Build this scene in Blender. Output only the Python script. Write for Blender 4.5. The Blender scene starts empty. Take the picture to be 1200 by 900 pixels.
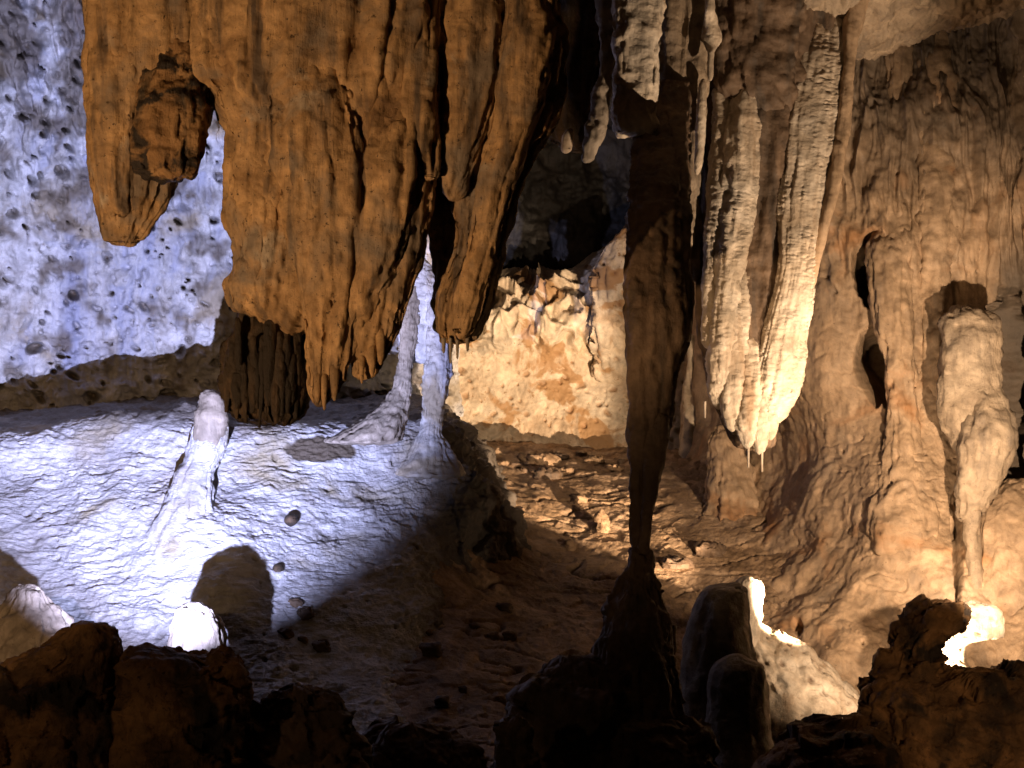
import bpy, math, random
import numpy as np

# ------------------------------------------------------------------ camera, world, lamps
SC = bpy.context.scene
F_PX, CAM_Z = 1648.0, 1.6           # focal length in photo pixels (1200 wide), eye height


def P(x, y, Y):
    """photo pixel + distance along the view -> point in the cave (metres)"""
    return ((x - 600.0) / F_PX * Y, Y, CAM_Z - (y - 450.0) / F_PX * Y)


cam_d = bpy.data.cameras.new('camera')
cam_d.sensor_width = 36.0
cam_d.lens = 36.0 * F_PX / 1200.0
cam_d.clip_start, cam_d.clip_end = 0.05, 200.0
cam = bpy.data.objects.new('camera', cam_d)
SC.collection.objects.link(cam)
cam.location = (0, 0, CAM_Z)
cam.rotation_euler = (math.radians(90), 0, 0)
SC.camera = cam

world = bpy.data.worlds.new('World')
SC.world = world
world.use_nodes = True
bg = world.node_tree.nodes['Background']
bg.inputs[0].default_value = (1.0, 0.72, 0.45, 1)
bg.inputs[1].default_value = 0.0018

SC.view_settings.view_transform = 'Standard'
SC.view_settings.look = 'None'
SC.view_settings.exposure = 0.0
SC.view_settings.gamma = 1.0
try:
    SC.cycles.use_denoising = True
    SC.cycles.max_bounces = 6
    SC.cycles.diffuse_bounces = 1
    SC.cycles.glossy_bounces = 2
except Exception:
    pass


def spot(name, loc, target, power, color, angle, blend, radius):
    from mathutils import Vector
    d = bpy.data.lights.new(name, 'SPOT')
    d.energy, d.color = power, color
    d.spot_size, d.spot_blend = math.radians(angle), blend
    d.shadow_soft_size = radius
    o = bpy.data.objects.new(name, d)
    SC.collection.objects.link(o)
    o.location = loc
    v = Vector(target) - Vector(loc)
    o.rotation_euler = v.to_track_quat('-Z', 'Y').to_euler()
    return o


COOL, WARM, AMBER = (0.53, 0.58, 1.0), (1.0, 0.73, 0.49), (1.0, 0.62, 0.32)
spot('cool_floodlight', P(155, 800, 6.2), (-2.52, 10.75, 2.18), 2800, COOL, 63, 0.75, 0.012)
spot('warm_floodlight', P(1062, 806, 8.0), (-0.04, 12.9, 1.56), 2500, WARM, 27, 0.45, 0.012)
spot('warm_uplight', P(1066, 804, 8.0), P(1010, 690, 9.4), 52, WARM, 122, 0.5, 0.012)
spot('hollow_lamp', P(1080, 802, 8.0), P(1138, 742, 8.25), 130, WARM, 84, 0.3, 0.01)
spot('warm_cluster_floodlight', (3.1, 6.9, 0.2), P(900, 255, 8.9), 680, WARM, 50, 0.5, 0.015)
spot('warm_wall_floodlight', P(1325, 690, 6.5), P(1010, 490, 10.3), 800, WARM, 66, 0.7, 0.03)
spot('amber_path_lamp', (-3.6, 2.9, 0.7), (-0.96, 6.70, 3.16), 570, AMBER, 52, 0.5, 0.05)
spot('amber_path_lamp', (-1.6, 1.0, 1.9), P(0, 590, 10.0), 560, AMBER, 30, 0.8, 0.06)  # unseen front fill that warms the shaded ledge and slope
spot('amber_path_lamp', (-2.7, 3.2, 1.3), P(140, 850, 5.6), 16, AMBER, 44, 0.8, 0.06)  # unseen fill added to lift the boulders below the white slope
spot('amber_path_lamp', (-0.9, 2.4, 0.8), P(770, 470, 7.25), 48, AMBER, 30, 0.8, 0.05)  # unseen spot put in to brighten the brown column
spot('amber_path_lamp', (2.6, 3.4, 0.9), P(1165, 850, 7.4), 120, AMBER, 26, 0.8, 0.06)  # unseen light added for the orange face of the rusty boulder

# ------------------------------------------------------------------ noise
_rng = np.random.default_rng(7)
_PERM = np.concatenate([_rng.permutation(256)] * 3).astype(np.int32)
_G = _rng.normal(size=(256, 3)).astype(np.float32)
_G /= np.linalg.norm(_G, axis=1, keepdims=True)
_R2 = _rng.random((65536, 4)).astype(np.float32)


def perlin(p):
    p = np.asarray(p, np.float32)
    i0 = np.floor(p).astype(np.int32)
    f = p - i0
    i0 &= 255
    u = f * f * f * (f * (f * 6 - 15) + 10)
    out = np.zeros(len(p), np.float32)
    for dx in (0, 1):
        wx = u[:, 0] if dx else 1 - u[:, 0]
        hx = _PERM[i0[:, 0] + dx]
        for dy in (0, 1):
            wy = u[:, 1] if dy else 1 - u[:, 1]
            hy = _PERM[hx + i0[:, 1] + dy]
            for dz in (0, 1):
                wz = u[:, 2] if dz else 1 - u[:, 2]
                g = _G[_PERM[hy + i0[:, 2] + dz]]
                out += wx * wy * wz * (g[:, 0] * (f[:, 0] - dx) + g[:, 1] * (f[:, 1] - dy) + g[:, 2] * (f[:, 2] - dz))
    return out * 1.5


def fbm(p, octv=4, rough=0.5, ridge=False):
    p = np.asarray(p, np.float32)
    out = np.zeros(len(p), np.float32)
    a, s = 1.0, 0.0
    for k in range(octv):
        n = perlin(p * (2.0 ** k) + 17.3 * k)
        if ridge:
            n = 1 - 2 * np.abs(n)
        out += a * n
        s += a
        a *= rough
    return out / s


def pits(a, b, cell, prob, rmin, rmax, seed=0):
    """round pits scattered in a plane: 0 outside .. 1 at the bottom"""
    ia, ib = np.floor(a / cell).astype(np.int64), np.floor(b / cell).astype(np.int64)
    out = np.zeros(len(a), np.float32)
    for da in (-1, 0, 1):
        for db in (-1, 0, 1):
            ca, cb = ia + da, ib + db
            h = ((ca * 73856093) ^ (cb * 19349663) ^ (seed * 83492791)) & 65535
            r = _R2[h]
            px, pb = (ca + r[:, 0]) * cell, (cb + r[:, 1]) * cell
            rad = (rmin + (rmax - rmin) * r[:, 2] ** 2) * cell
            d2 = ((a - px) ** 2 + ((b - pb) * 1.15) ** 2) / rad ** 2
            v = np.clip(1 - d2, 0, 1) ** 0.8
            v[r[:, 3] > prob] = 0
            out = np.maximum(out, v)
    return out


def facets(V, s, seed=0):
    """flat broken faces: a random tilt for every cell of a scattered division of space"""
    q = np.asarray(V, np.float32) / np.float32(s)
    c = np.floor(q).astype(np.int64)
    best = np.full(len(q), 9e9, np.float32)
    out = np.zeros(len(q), np.float32)
    for dx in (-1, 0, 1):
        for dy in (-1, 0, 1):
            for dz in (-1, 0, 1):
                k = c + np.array([dx, dy, dz])
                h = ((k[:, 0] * 73856093) ^ (k[:, 1] * 19349663) ^ (k[:, 2] * 83492791) ^ (seed * 2654435)) & 65535
                d = q - (k + _R2[h][:, :3])
                dd = (d * d).sum(1)
                g = _G[h & 255]
                v = (d * g).sum(1) + 0.5 * (_R2[h][:, 3] - 0.5)
                m = dd < best
                best[m], out[m] = dd[m], v[m]
    return out


def sstep(a, b, x):
    t = np.clip((x - a) / (b - a), 0, 1)
    return t * t * (3 - 2 * t)


def pchip(xs, ys, x):
    xs, ys = np.asarray(xs, float), np.asarray(ys, float)
    n = len(xs)
    if n == 2:
        return np.interp(x, xs, ys)
    h, d = np.diff(xs), np.diff(ys) / np.diff(xs)
    m = np.zeros(n)
    for k in range(1, n - 1):
        if d[k - 1] * d[k] > 0:
            w1, w2 = 2 * h[k] + h[k - 1], h[k] + 2 * h[k - 1]
            m[k] = (w1 + w2) / (w1 / d[k - 1] + w2 / d[k])
    m[0], m[-1] = d[0], d[-1]
    x = np.clip(x, xs[0], xs[-1])
    i = np.clip(np.searchsorted(xs, x, side='right') - 1, 0, n - 2)
    t = (x - xs[i]) / h[i]
    return ((2 * t ** 3 - 3 * t ** 2 + 1) * ys[i] + (t ** 3 - 2 * t ** 2 + t) * h[i] * m[i]
            + (-2 * t ** 3 + 3 * t ** 2) * ys[i + 1] + (t ** 3 - t ** 2) * h[i] * m[i + 1])


# ------------------------------------------------------------------ materials
def rock(name, cols, size=0.5, streak=None, speck=None, stain_shade=None, bump=0.5, bump_scale=30.0, ripple=None, rough=0.6,
         blotch=None, spec=0.3, mottle=0.55, grain=0.35):
    """procedural limestone; cols = [(pos, rgb)...] over a large noise of the given size in metres"""
    m = bpy.data.materials.new(name)
    m.use_nodes = True
    nt = m.node_tree
    N, L = nt.nodes, nt.links
    bs = N['Principled BSDF']
    bs.inputs['Roughness'].default_value = rough
    bs.inputs['Specular IOR Level'].default_value = spec
    geo = N.new('ShaderNodeNewGeometry')
    pos = geo.outputs['Position']

    def noise(scale, vec=None, det=8.0, ro=0.6, dist=0.0):
        t = N.new('ShaderNodeTexNoise')
        t.inputs['Scale'].default_value = scale
        t.inputs['Detail'].default_value = det
        t.inputs['Roughness'].default_value = ro
        t.inputs['Distortion'].default_value = dist
        L.new(vec or pos, t.inputs['Vector'])
        return t.outputs['Fac']

    def mapped(s, off=(0, 0, 0)):
        t = N.new('ShaderNodeMapping')
        t.inputs['Scale'].default_value = s
        t.inputs['Location'].default_value = off
        L.new(pos, t.inputs['Vector'])
        return t.outputs['Vector']

    def ramp(fac, stops):
        t = N.new('ShaderNodeValToRGB')
        e = t.color_ramp.elements
        while len(e) < len(stops):
            e.new(0.5)
        for k, (p, c) in enumerate(stops):
            e[k].position = p
            e[k].color = (c[0], c[1], c[2], 1) if not isinstance(c, float) else (c, c, c, 1)
        L.new(fac, t.inputs['Fac'])
        return t.outputs['Color']

    def mix(fac, a, b):
        t = N.new('ShaderNodeMix')
        t.data_type = 'RGBA'
        if isinstance(fac, float):
            t.inputs[0].default_value = fac
        else:
            L.new(fac, t.inputs[0])
        L.new(a, t.inputs[6])
        if isinstance(b, tuple):
            t.inputs[7].default_value = (*b, 1)
        else:
            L.new(b, t.inputs[7])
        return t.outputs[2]

    col = ramp(noise(1.0 / size, det=9, ro=0.62, dist=0.4), cols)
    def mul(a, b):
        t = N.new('ShaderNodeMix')
        t.data_type, t.blend_type = 'RGBA', 'MULTIPLY'
        t.inputs[0].default_value = 1.0
        L.new(a, t.inputs[6])
        L.new(b, t.inputs[7])
        return t.outputs[2]

    col = mul(col, ramp(noise(7.0, det=10, ro=0.7, dist=0.6), [(.32, mottle), (.62, 1.12)]))
    if streak:                                  # vertical mineral streaks
        sc, rgb, lo, hi = streak
        col = mix(ramp(noise(1.0, mapped((sc, sc, sc * 0.1)), det=6, ro=0.6, dist=0.3), [(lo, 0.0), (hi, 1.0)]), col, rgb)
    if blotch:                                  # irregular patches of another deposit
        sc, rgb, lo, hi = blotch
        col = mix(ramp(noise(1.0, mapped((sc, sc, sc), (3.1, 7.7, 1.9)), det=7, ro=0.55, dist=0.6), [(lo, 0.0), (hi, 1.0)]), col, rgb)
    if speck:
        sc, rgb, lo, hi = speck
        col = mix(ramp(noise(sc, det=4, ro=0.7), [(lo, 0.0), (hi, 1.0)]), col, rgb)
    if stain_shade:
        at = N.new('ShaderNodeAttribute')
        at.attribute_name = 'stain'
        col = mix(at.outputs['Fac'], col, stain_shade)
    L.new(col, bs.inputs['Base Color'])
    h = noise(bump_scale, det=10, ro=0.68)
    ad = N.new('ShaderNodeMath')
    ad.operation = 'MULTIPLY_ADD'
    L.new(noise(1.0, mapped((bump_scale * 1.6, bump_scale * 1.6, bump_scale * grain)), det=5, ro=0.6, dist=0.4), ad.inputs[0])
    ad.inputs[1].default_value = 0.7
    L.new(h, ad.inputs[2])
    h = ad.outputs[0]
    b1 = N.new('ShaderNodeBump')
    b1.inputs['Strength'].default_value = bump
    b1.inputs['Distance'].default_value = 0.02
    L.new(h, b1.inputs['Height'])
    nrm = b1.outputs['Normal']
    if ripple:                                  # fine level rims of flowstone
        sc, st = ripple
        b2 = N.new('ShaderNodeBump')
        b2.inputs['Strength'].default_value = st
        b2.inputs['Distance'].default_value = 0.02
        L.new(noise(1.0, mapped((sc, sc, sc * 4)), det=4, ro=0.6, dist=0.5), b2.inputs['Height'])
        L.new(nrm, b2.inputs['Normal'])
        nrm = b2.outputs['Normal']
    L.new(nrm, bs.inputs['Normal'])
    return m


M = {}
M['calcite'] = rock('white_calcite', [(0.30, (.40, .36, .32)), (0.45, (.60, .57, .55)), (0.62, (.70, .68, .68))], 0.45,
                    streak=(2.6, (.36, .37, .47), .50, .66), blotch=(1.6, (.40, .33, .24), .55, .66), stain_shade=(.12, .085, .05), bump=.7, bump_scale=24)
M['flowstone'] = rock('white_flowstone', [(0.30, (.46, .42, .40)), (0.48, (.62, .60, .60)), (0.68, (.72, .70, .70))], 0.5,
                      blotch=(1.5, (.36, .30, .20), .56, .7), stain_shade=(.10, .075, .05), bump=.5, bump_scale=40, ripple=(34, .6), rough=.5)
M['orange'] = rock('orange_limestone', [(0.26, (.17, .095, .05)), (0.38, (.42, .25, .115)), (0.50, (.62, .385, .185)), (0.60, (.50, .30, .14)), (0.70, (.56, .45, .33))], 0.30,
                   streak=(8.0, (.13, .09, .06), .50, .64), blotch=(2.6, (.26, .20, .145), .52, .66), speck=(38, (.07, .04, .02), .60, .69), bump=.5, bump_scale=30, grain=.12, mottle=.5)
M['stained'] = rock('stained_orange_limestone', [(0.28, (.14, .085, .045)), (0.45, (.36, .20, .085)), (0.62, (.46, .27, .12)), (0.78, (.20, .14, .09))], 0.25,
                    streak=(9.0, (.10, .075, .05), .48, .62), blotch=(6.0, (.035, .026, .02), .50, .58), bump=.8, bump_scale=26, grain=.2)
M['dun'] = rock('dun_limestone', [(0.28, (.24, .175, .115)), (0.46, (.40, .30, .205)), (0.64, (.48, .37, .26)), (0.8, (.30, .25, .20))], 0.4,
                streak=(6.0, (.20, .155, .115), .5, .68), speck=(44, (.12, .09, .065), .62, .72), bump=.6, bump_scale=26, grain=.2)
M['soot'] = rock('dark_crusted_limestone', [(0.3, (.025, .018, .012)), (0.5, (.075, .05, .03)), (0.7, (.16, .09, .045))], 0.2,
                 streak=(14, (.03, .022, .016), .45, .6), bump=.8, bump_scale=30)
M['cream'] = rock('cream_limestone', [(0.30, (.52, .36, .22)), (0.48, (.70, .55, .38)), (0.68, (.76, .64, .48))], 0.5,
                  blotch=(2.0, (.42, .25, .12), .53, .57), speck=(12, (.36, .22, .11), .63, .68), stain_shade=(.34, .19, .09), bump=.3, bump_scale=26)
M['cavity'] = rock('smoked_limestone', [(0.3, (.008, .007, .006)), (0.55, (.018, .015, .012)), (0.75, (.04, .032, .026))], 0.5, bump=.8, bump_scale=14)  # near-black colour stands in for the shade of the recess
M['dirt'] = rock('brown_cave_earth', [(0.28, (.14, .085, .045)), (0.46, (.40, .26, .15)), (0.62, (.54, .37, .235)), (0.78, (.34, .25, .17))], 0.35,
                 blotch=(3.0, (.14, .09, .05), .57, .68), speck=(36, (.12, .08, .05), .60, .70), stain_shade=(.07, .05, .035), bump=.8, bump_scale=24)
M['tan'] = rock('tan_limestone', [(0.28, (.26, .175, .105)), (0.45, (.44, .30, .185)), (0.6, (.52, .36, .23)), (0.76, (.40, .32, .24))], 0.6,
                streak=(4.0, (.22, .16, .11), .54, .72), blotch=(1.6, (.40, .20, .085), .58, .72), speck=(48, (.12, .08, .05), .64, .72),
                stain_shade=(.09, .075, .06), bump=.45, bump_scale=20)
M['pale'] = rock('pale_dripstone', [(0.3, (.46, .35, .24)), (0.5, (.66, .54, .41)), (0.7, (.74, .64, .52))], 0.25, ripple=(30, .25),
                 streak=(7.0, (.36, .25, .16), .55, .7), stain_shade=(.16, .10, .06), bump=.5, bump_scale=34, rough=.6)
M['brown'] = rock('brown_dripstone', [(0.3, (.085, .055, .035)), (0.5, (.19, .125, .08)), (0.7, (.30, .20, .125))], 0.35,
                  streak=(8.0, (.08, .06, .045), .5, .66), stain_shade=(.05, .04, .03), bump=.55, bump_scale=26)
M['grey'] = rock('grey_dripstone', [(0.3, (.22, .18, .14)), (0.5, (.38, .31, .24)), (0.7, (.46, .39, .31))], 0.3,
                 streak=(9.0, (.20, .16, .12), .5, .68), speck=(60, (.14, .11, .08), .62, .7), bump=.5, bump_scale=30)
M['rust'] = rock('rusty_boulder', [(0.28, (.05, .03, .02)), (0.45, (.20, .11, .05)), (0.62, (.38, .205, .085)), (0.78, (.24, .15, .085))], 0.25,
                 blotch=(4.0, (.04, .028, .02), .52, .62), speck=(40, (.05, .03, .02), .6, .7), bump=.9, bump_scale=22)


# ------------------------------------------------------------------ building blocks
def mesh_obj(name, V, F, mat, parent=None, stain_shade=None, origin=None):
    V = np.asarray(V, np.float32)
    if origin is not None:
        V = V - np.asarray(origin, np.float32)
    F = np.asarray(F, np.int32)
    me = bpy.data.meshes.new(name)
    me.vertices.add(len(V))
    me.vertices.foreach_set('co', V.ravel())
    k = F.shape[1]
    me.loops.add(F.size)
    me.loops.foreach_set('vertex_index', F.ravel())
    me.polygons.add(len(F))
    me.polygons.foreach_set('loop_start', np.arange(0, F.size, k, dtype=np.int32))
    me.polygons.foreach_set('loop_total', np.full(len(F), k, np.int32))
    me.polygons.foreach_set('use_smooth', np.ones(len(F), bool))
    if stain_shade is not None:
        at = me.attributes.new('stain', 'FLOAT', 'POINT')
        at.data.foreach_set('value', np.asarray(stain_shade, np.float32))
    me.update(calc_edges=True)
    me.validate()
    me.materials.append(M[mat])
    o = bpy.data.objects.new(name, me)
    SC.collection.objects.link(o)
    if parent is not None:
        o.parent = parent
    return o


def tag(o, label=None, cat=None, group=None, kind=None):
    for k, v in (('label', label), ('category', cat), ('group', group), ('kind', kind)):
        if v:
            o[k] = v
    return o


def thing(name, label, cat, base, group=None):
    o = bpy.data.objects.new(name, None)
    SC.collection.objects.link(o)
    o.location = base
    o.empty_display_size = 0.1
    return tag(o, label, cat, group)


def grid_faces(nu, nv, wrap=False):
    i, j = np.meshgrid(np.arange(nu - 1), np.arange(nv if wrap else nv - 1), indexing='ij')
    j2 = (j + 1) % nv
    return np.stack([i * nv + j, i * nv + j2, (i + 1) * nv + j2, (i + 1) * nv + j], -1).reshape(-1, 4)


def grid_normals(G, wrap=False):
    du = np.gradient(G, axis=0)
    if wrap:
        dv = (np.roll(G, -1, 1) - np.roll(G, 1, 1)) * 0.5
    else:
        dv = np.gradient(G, axis=1)
    n = np.cross(dv, du)
    return n / (np.linalg.norm(n, axis=2, keepdims=True) + 1e-9)


_seed = [0]


def loft(name, rows, mat, parent=None, step=2.0, tip=0, top=0, flute=None, noise=(0.25, 0.03, 4), fine=(0.035, 0.006, 3), ripple=None,
         pit=None, sq=1.0, dr=0.8, twist=0.0, lump=None, runnel=0.0, facet=None, slant=0.0):
    """a body whose outline follows rows (y, x_left, x_right, distance[, depth ratio]) from top to bottom, round in plan"""
    _seed[0] += 1
    off = np.float32(_seed[0] * 13.37)
    ys = [r[0] for r in rows]
    H = ys[-1] - ys[0]
    n = max(12, int(H / step))
    t = np.linspace(0, 1, n)
    e = []
    if tip:
        e.append(1 - (1 - np.linspace(0, 1, 12)) ** 2 * min(1, tip / H))
    if top:
        e.append(np.linspace(0, 1, 12) ** 2 * min(1, top / H))
    t = np.unique(np.concatenate([t] + e)) if e else t
    y = ys[0] + t * H
    xl = pchip(ys, [r[1] for r in rows], y)
    xr = pchip(ys, [r[2] for r in rows], y)
    Y = pchip(ys, [r[3] for r in rows], y)
    D = pchip(ys, [r[4] if len(r) > 4 else dr for r in rows], y)
    hw = (xr - xl) / 2
    if tip:
        q = np.clip((ys[-1] - y) / tip, 0, 1)
        hw = hw * np.sqrt(np.clip(1 - (1 - q) ** 2, 0.0004, 1))
    if top:
        q = np.clip((y - ys[0]) / top, 0, 1)
        hw = hw * np.sqrt(np.clip(1 - (1 - q) ** 2, 0.0004, 1))
    cx, cz = ((xl + xr) / 2 - 600) / F_PX * Y, CAM_Z - (y - 450) / F_PX * Y
    R = hw / F_PX * Y
    m = int(np.clip(math.pi * hw.max() * 1.05 / step, 20, 420))
    th = np.linspace(0, 2 * math.pi, m, endpoint=False)
    ct, st = np.cos(th), np.sin(th)
    if sq != 1.0:
        ct, st = np.sign(ct) * np.abs(ct) ** sq, np.sign(st) * np.abs(st) ** sq
    G = np.empty((len(y), m, 3), np.float32)
    rad = np.ones((len(y), m), np.float32)
    if flute:                                   # vertical folds: (folds across, depth share, length of a fold in m)
        k, amp, ln = flute
        tt = th[None, :] + (cz[:, None] - cz[0]) * twist
        q = np.stack([np.cos(tt) * k + 0 * cz[:, None], np.sin(tt) * k + 0 * cz[:, None], 0 * tt + cz[:, None] / ln + off], -1).reshape(-1, 3)
        f = fbm(q, 2, 0.5)
        g = 1 - 2.2 * np.abs(perlin(q * 1.4 + 5.5))
        rad += (amp * (0.9 * f + 0.55 * g - 0.15)).reshape(rad.shape).astype(np.float32)
    G[:, :, 0] = cx[:, None] + R[:, None] * ct[None] * rad
    G[:, :, 1] = Y[:, None] + (R * D)[:, None] * st[None] * rad
    G[:, :, 2] = cz[:, None]
    nr = -grid_normals(G, True)
    V = G.reshape(-1, 3)
    d = np.zeros(len(V), np.float32)
    lim = np.repeat(np.clip(R / 0.06, 0.12, 1), m)      # thin ends keep their shape
    if runnel:                                  # sharp drip lines running down
        w = V + 0.018 * perlin(V / np.float32(.22) + off)[:, None]
        w[:, 0] -= slant * V[:, 2]
        d += lim * runnel * (np.abs(perlin(w / np.array([.07, .07, .8], np.float32) + off)) * 2.2 - .6)
        d += lim * runnel * .35 * (np.abs(perlin(w / np.array([.024, .024, .3], np.float32) + off)) * 2.2 - .6)
        d -= lim * runnel * .8 * sstep(.45, .62, perlin(w / np.array([.05, .05, .11], np.float32) + off + 7))
    if facet:                                   # broken faces
        for s, a in facet:
            d += lim * a * facets(V + .12 * s * perlin(V / np.float32(s * .5))[:, None], s, _seed[0])
    if lump:                                    # rounded knobs
        s, a = lump
        d += lim * a * (np.abs(perlin(V / s + off)) * 2 - 0.5)
    if noise:
        s, a, o = noise
        d += lim * a * fbm(V / np.float32(s) + off, o, 0.5)
    if fine:
        s, a, o = fine
        d += lim * a * fbm(V / np.float32(s) + off, o, 0.55)
    if ripple:                                  # level rims: (height of a rim in m, amplitude)
        s, a = ripple
        a = a * (.15 + 1.3 * sstep(-.25, .35, fbm(V / np.array([.10, .1, .22], np.float32) + off + 3, 2)))
        V0, V = V, V + .5 * s * fbm(V / np.float32(.06) + off, 2)[:, None]
        q = V / np.array([s * 3.2, s * 3.2, s], np.float32) + off
        d += lim * a * (1 - 2 * np.abs(perlin(q)) + 0.5 * perlin(q * 2.1))
        V = V0
    stn = None
    if pit:
        c, pr, a = pit
        pv = pits(V[:, 0] + 0.3 * V[:, 1], V[:, 2], c, pr, 0.12, 0.36, _seed[0])
        d -= a * pv
        stn = np.clip(pv * 1.3, 0, 1) * 0.8
        stn = np.append(stn, [0, 0])
    V = V + nr.reshape(-1, 3) * d[:, None]
    G = V.reshape(G.shape)
    nY = len(y)
    V = np.vstack([V, G[0].mean(0), G[-1].mean(0)])
    F = grid_faces(nY, m, True)
    j = np.arange(m)
    c0, c1 = nY * m, nY * m + 1
    last = (nY - 1) * m
    capA = np.stack([np.full(m, c0), (j + 1) % m, j, j], -1)
    capB = np.stack([np.full(m, c1), last + j, last + (j + 1) % m, last + (j + 1) % m], -1)
    # caps as degenerate-free triangles: built separately below
    o = _build(name, V, F, np.vstack([capA[:, :3], capB[:, :3]]), mat, parent, stn)
    return o


def _build(name, V, Q, T, mat, parent, stain_shade):
    org = np.array(parent.location, np.float32) if parent is not None else V[:-2].mean(0) * [1, 1, 0] + [0, 0, V[:, 2].min()]
    me = bpy.data.meshes.new(name)
    W = np.asarray(V - org, np.float32)
    me.vertices.add(len(W))
    me.vertices.foreach_set('co', W.ravel())
    li = np.concatenate([Q.ravel(), T.ravel()]).astype(np.int32)
    me.loops.add(len(li))
    me.loops.foreach_set('vertex_index', li)
    me.polygons.add(len(Q) + len(T))
    ls = np.concatenate([np.arange(len(Q)) * 4, len(Q) * 4 + np.arange(len(T)) * 3]).astype(np.int32)
    me.polygons.foreach_set('loop_start', ls)
    me.polygons.foreach_set('loop_total', np.concatenate([np.full(len(Q), 4), np.full(len(T), 3)]).astype(np.int32))
    me.polygons.foreach_set('use_smooth', np.ones(len(Q) + len(T), bool))
    if stain_shade is not None:
        at = me.attributes.new('stain', 'FLOAT', 'POINT')
        at.data.foreach_set('value', np.asarray(stain_shade, np.float32))
    me.update(calc_edges=True)
    me.materials.append(M[mat])
    o = bpy.data.objects.new(name, me)
    SC.collection.objects.link(o)
    if parent is not None:
        o.parent = parent
    else:
        o.location = org
    return o


def catmull(C, u):
    """C (n, ...) control rows, u in 0..n-1"""
    n = len(C)
    i = np.clip(np.floor(u).astype(int), 0, n - 2)
    t = (u - i).reshape((-1,) + (1,) * (C.ndim - 1))
    p0, p1, p2, p3 = C[np.maximum(i - 1, 0)], C[i], C[i + 1], C[np.minimum(i + 2, n - 1)]
    return 0.5 * (2 * p1 + (p2 - p0) * t + (2 * p0 - 5 * p1 + 4 * p2 - p3) * t ** 2 + (3 * p1 - p0 - 3 * p2 + p3) * t ** 3)


def sheet(name, ctrl, mat, nu, nv, disp, post=None, kind='structure'):
    """a smooth rock surface through a net of points; ctrl[row][col] = (x, y, distance); disp(V, U, W) -> (offset, stain)"""
    C = np.array([[P(*c) for c in r] for r in ctrl], float)
    A = catmull(C, np.linspace(0, len(C) - 1, nu))
    B = catmull(np.swapaxes(A, 0, 1), np.linspace(0, C.shape[1] - 1, nv))
    G = np.swapaxes(B, 0, 1).astype(np.float32)
    nr = grid_normals(G)
    V = G.reshape(-1, 3)
    # make the normals look at the camera side
    if np.mean(np.sum(nr.reshape(-1, 3) * (np.array([0, 0, CAM_Z]) - V), 1)) < 0:
        nr = -nr
    px, py = 600 + V[:, 0] / V[:, 1] * F_PX, 450 - (V[:, 2] - CAM_Z) / V[:, 1] * F_PX
    d, stn = disp(V, px, py)
    V = V + nr.reshape(-1, 3) * d[:, None]
    o = mesh_obj(name, V, grid_faces(nu, nv), mat, stain_shade=stn)
    return tag(o, kind=kind)


# ------------------------------------------------------------------ walls, floor, ceiling
def net(cols, rows):
    """rows = [(y, {x: distance})...] or (y, [distances])"""
    return [[(x, (y[k] if isinstance(y, (list, tuple)) else y), d) for k, (x, d) in enumerate(zip(cols, ds))] for y, ds in rows]


def d_left(V, px, py):
    wx = perlin(V / 0.2) * 0.05
    a, b = V[:, 0] + wx, V[:, 2] + perlin(V / 0.23 + 9) * 0.05
    w = V + .04 * fbm(V / .3, 3)[:, None]
    big = 0.17 * fbm(V / np.array([.5, .5, .7], np.float32), 4, .5)
    ribs = 0.085 * fbm(w / np.array([.12, .2, .45], np.float32) + 3, 3, .5, ridge=True)
    up = sstep(330, 60, py)
    knob = .075 * fbm(w / np.array([.22, .22, .18], np.float32), 4, .6) + .05 * up * (1 - 2 * np.abs(perlin(w / np.array([.22, .2, .15], np.float32)))) + .03 * up * np.clip(facets(w, .2, 9), -1, 1)
    knob += .05 * pits(a + .3, b - .2, .24, .5, .12, .45, 11) ** 1.5 + .03 * pits(a - .3, b + .7, .12, .4, .15, .4, 12)
    fine = 0.028 * fbm(w / 0.08, 4, .6)
    p1 = np.maximum(pits(a, b, .27, .6, .07, .30, 1), pits(a + .4 * b, b, .13, .45, .10, .34, 3))
    p2 = pits(a, b, .06, .35, .12, .36, 2)
    p1 *= .55 + .8 * sstep(-.3, .3, fbm(V / .08, 2))
    dep = sstep(.0, .35, fbm(w / .3 + 31, 4) + .35 * sstep(230, 20, py) - .03) * .8  # brown patches; the extra ones high up paint in underside shade
    return big + ribs * (0.5 + up) + knob + fine - .15 * p1 - .04 * p2, np.clip(np.maximum(np.clip(1.3 * p1 - .3, 0, 1) * .85, dep) + .3 * np.clip(p2 - .4, 0, 1), 0, 1)


cols = [-260, -120, 0, 100, 200, 300, 400, 470, 540]
sheet('cave_wall', net(cols, [
    (-220, [9.2, 9.7, 10.2, 10.6, 11.0, 11.3, 11.6, 11.8, 12.1]),
    (-60, [9.9, 10.4, 10.9, 11.2, 11.5, 11.8, 12.0, 12.3, 12.6]),
    (100, [10.2, 10.8, 11.3, 11.6, 11.8, 12.1, 12.4, 12.7, 13.0]),
    (240, [10.5, 11.1, 11.6, 11.9, 12.1, 12.3, 12.6, 12.9, 13.3]),
    (370, [10.7, 11.3, 11.8, 12.1, 12.2, 12.4, 12.7, 13.0, 13.4]),
    (460, [10.8, 11.4, 11.9, 12.1, 12.3, 12.5, 12.8, 13.1, 13.5]),
    (540, [10.9, 11.5, 12.0, 12.2, 12.4, 12.6, 12.9, 13.2, 13.5])]), 'calcite', 460, 540, d_left)


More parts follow.
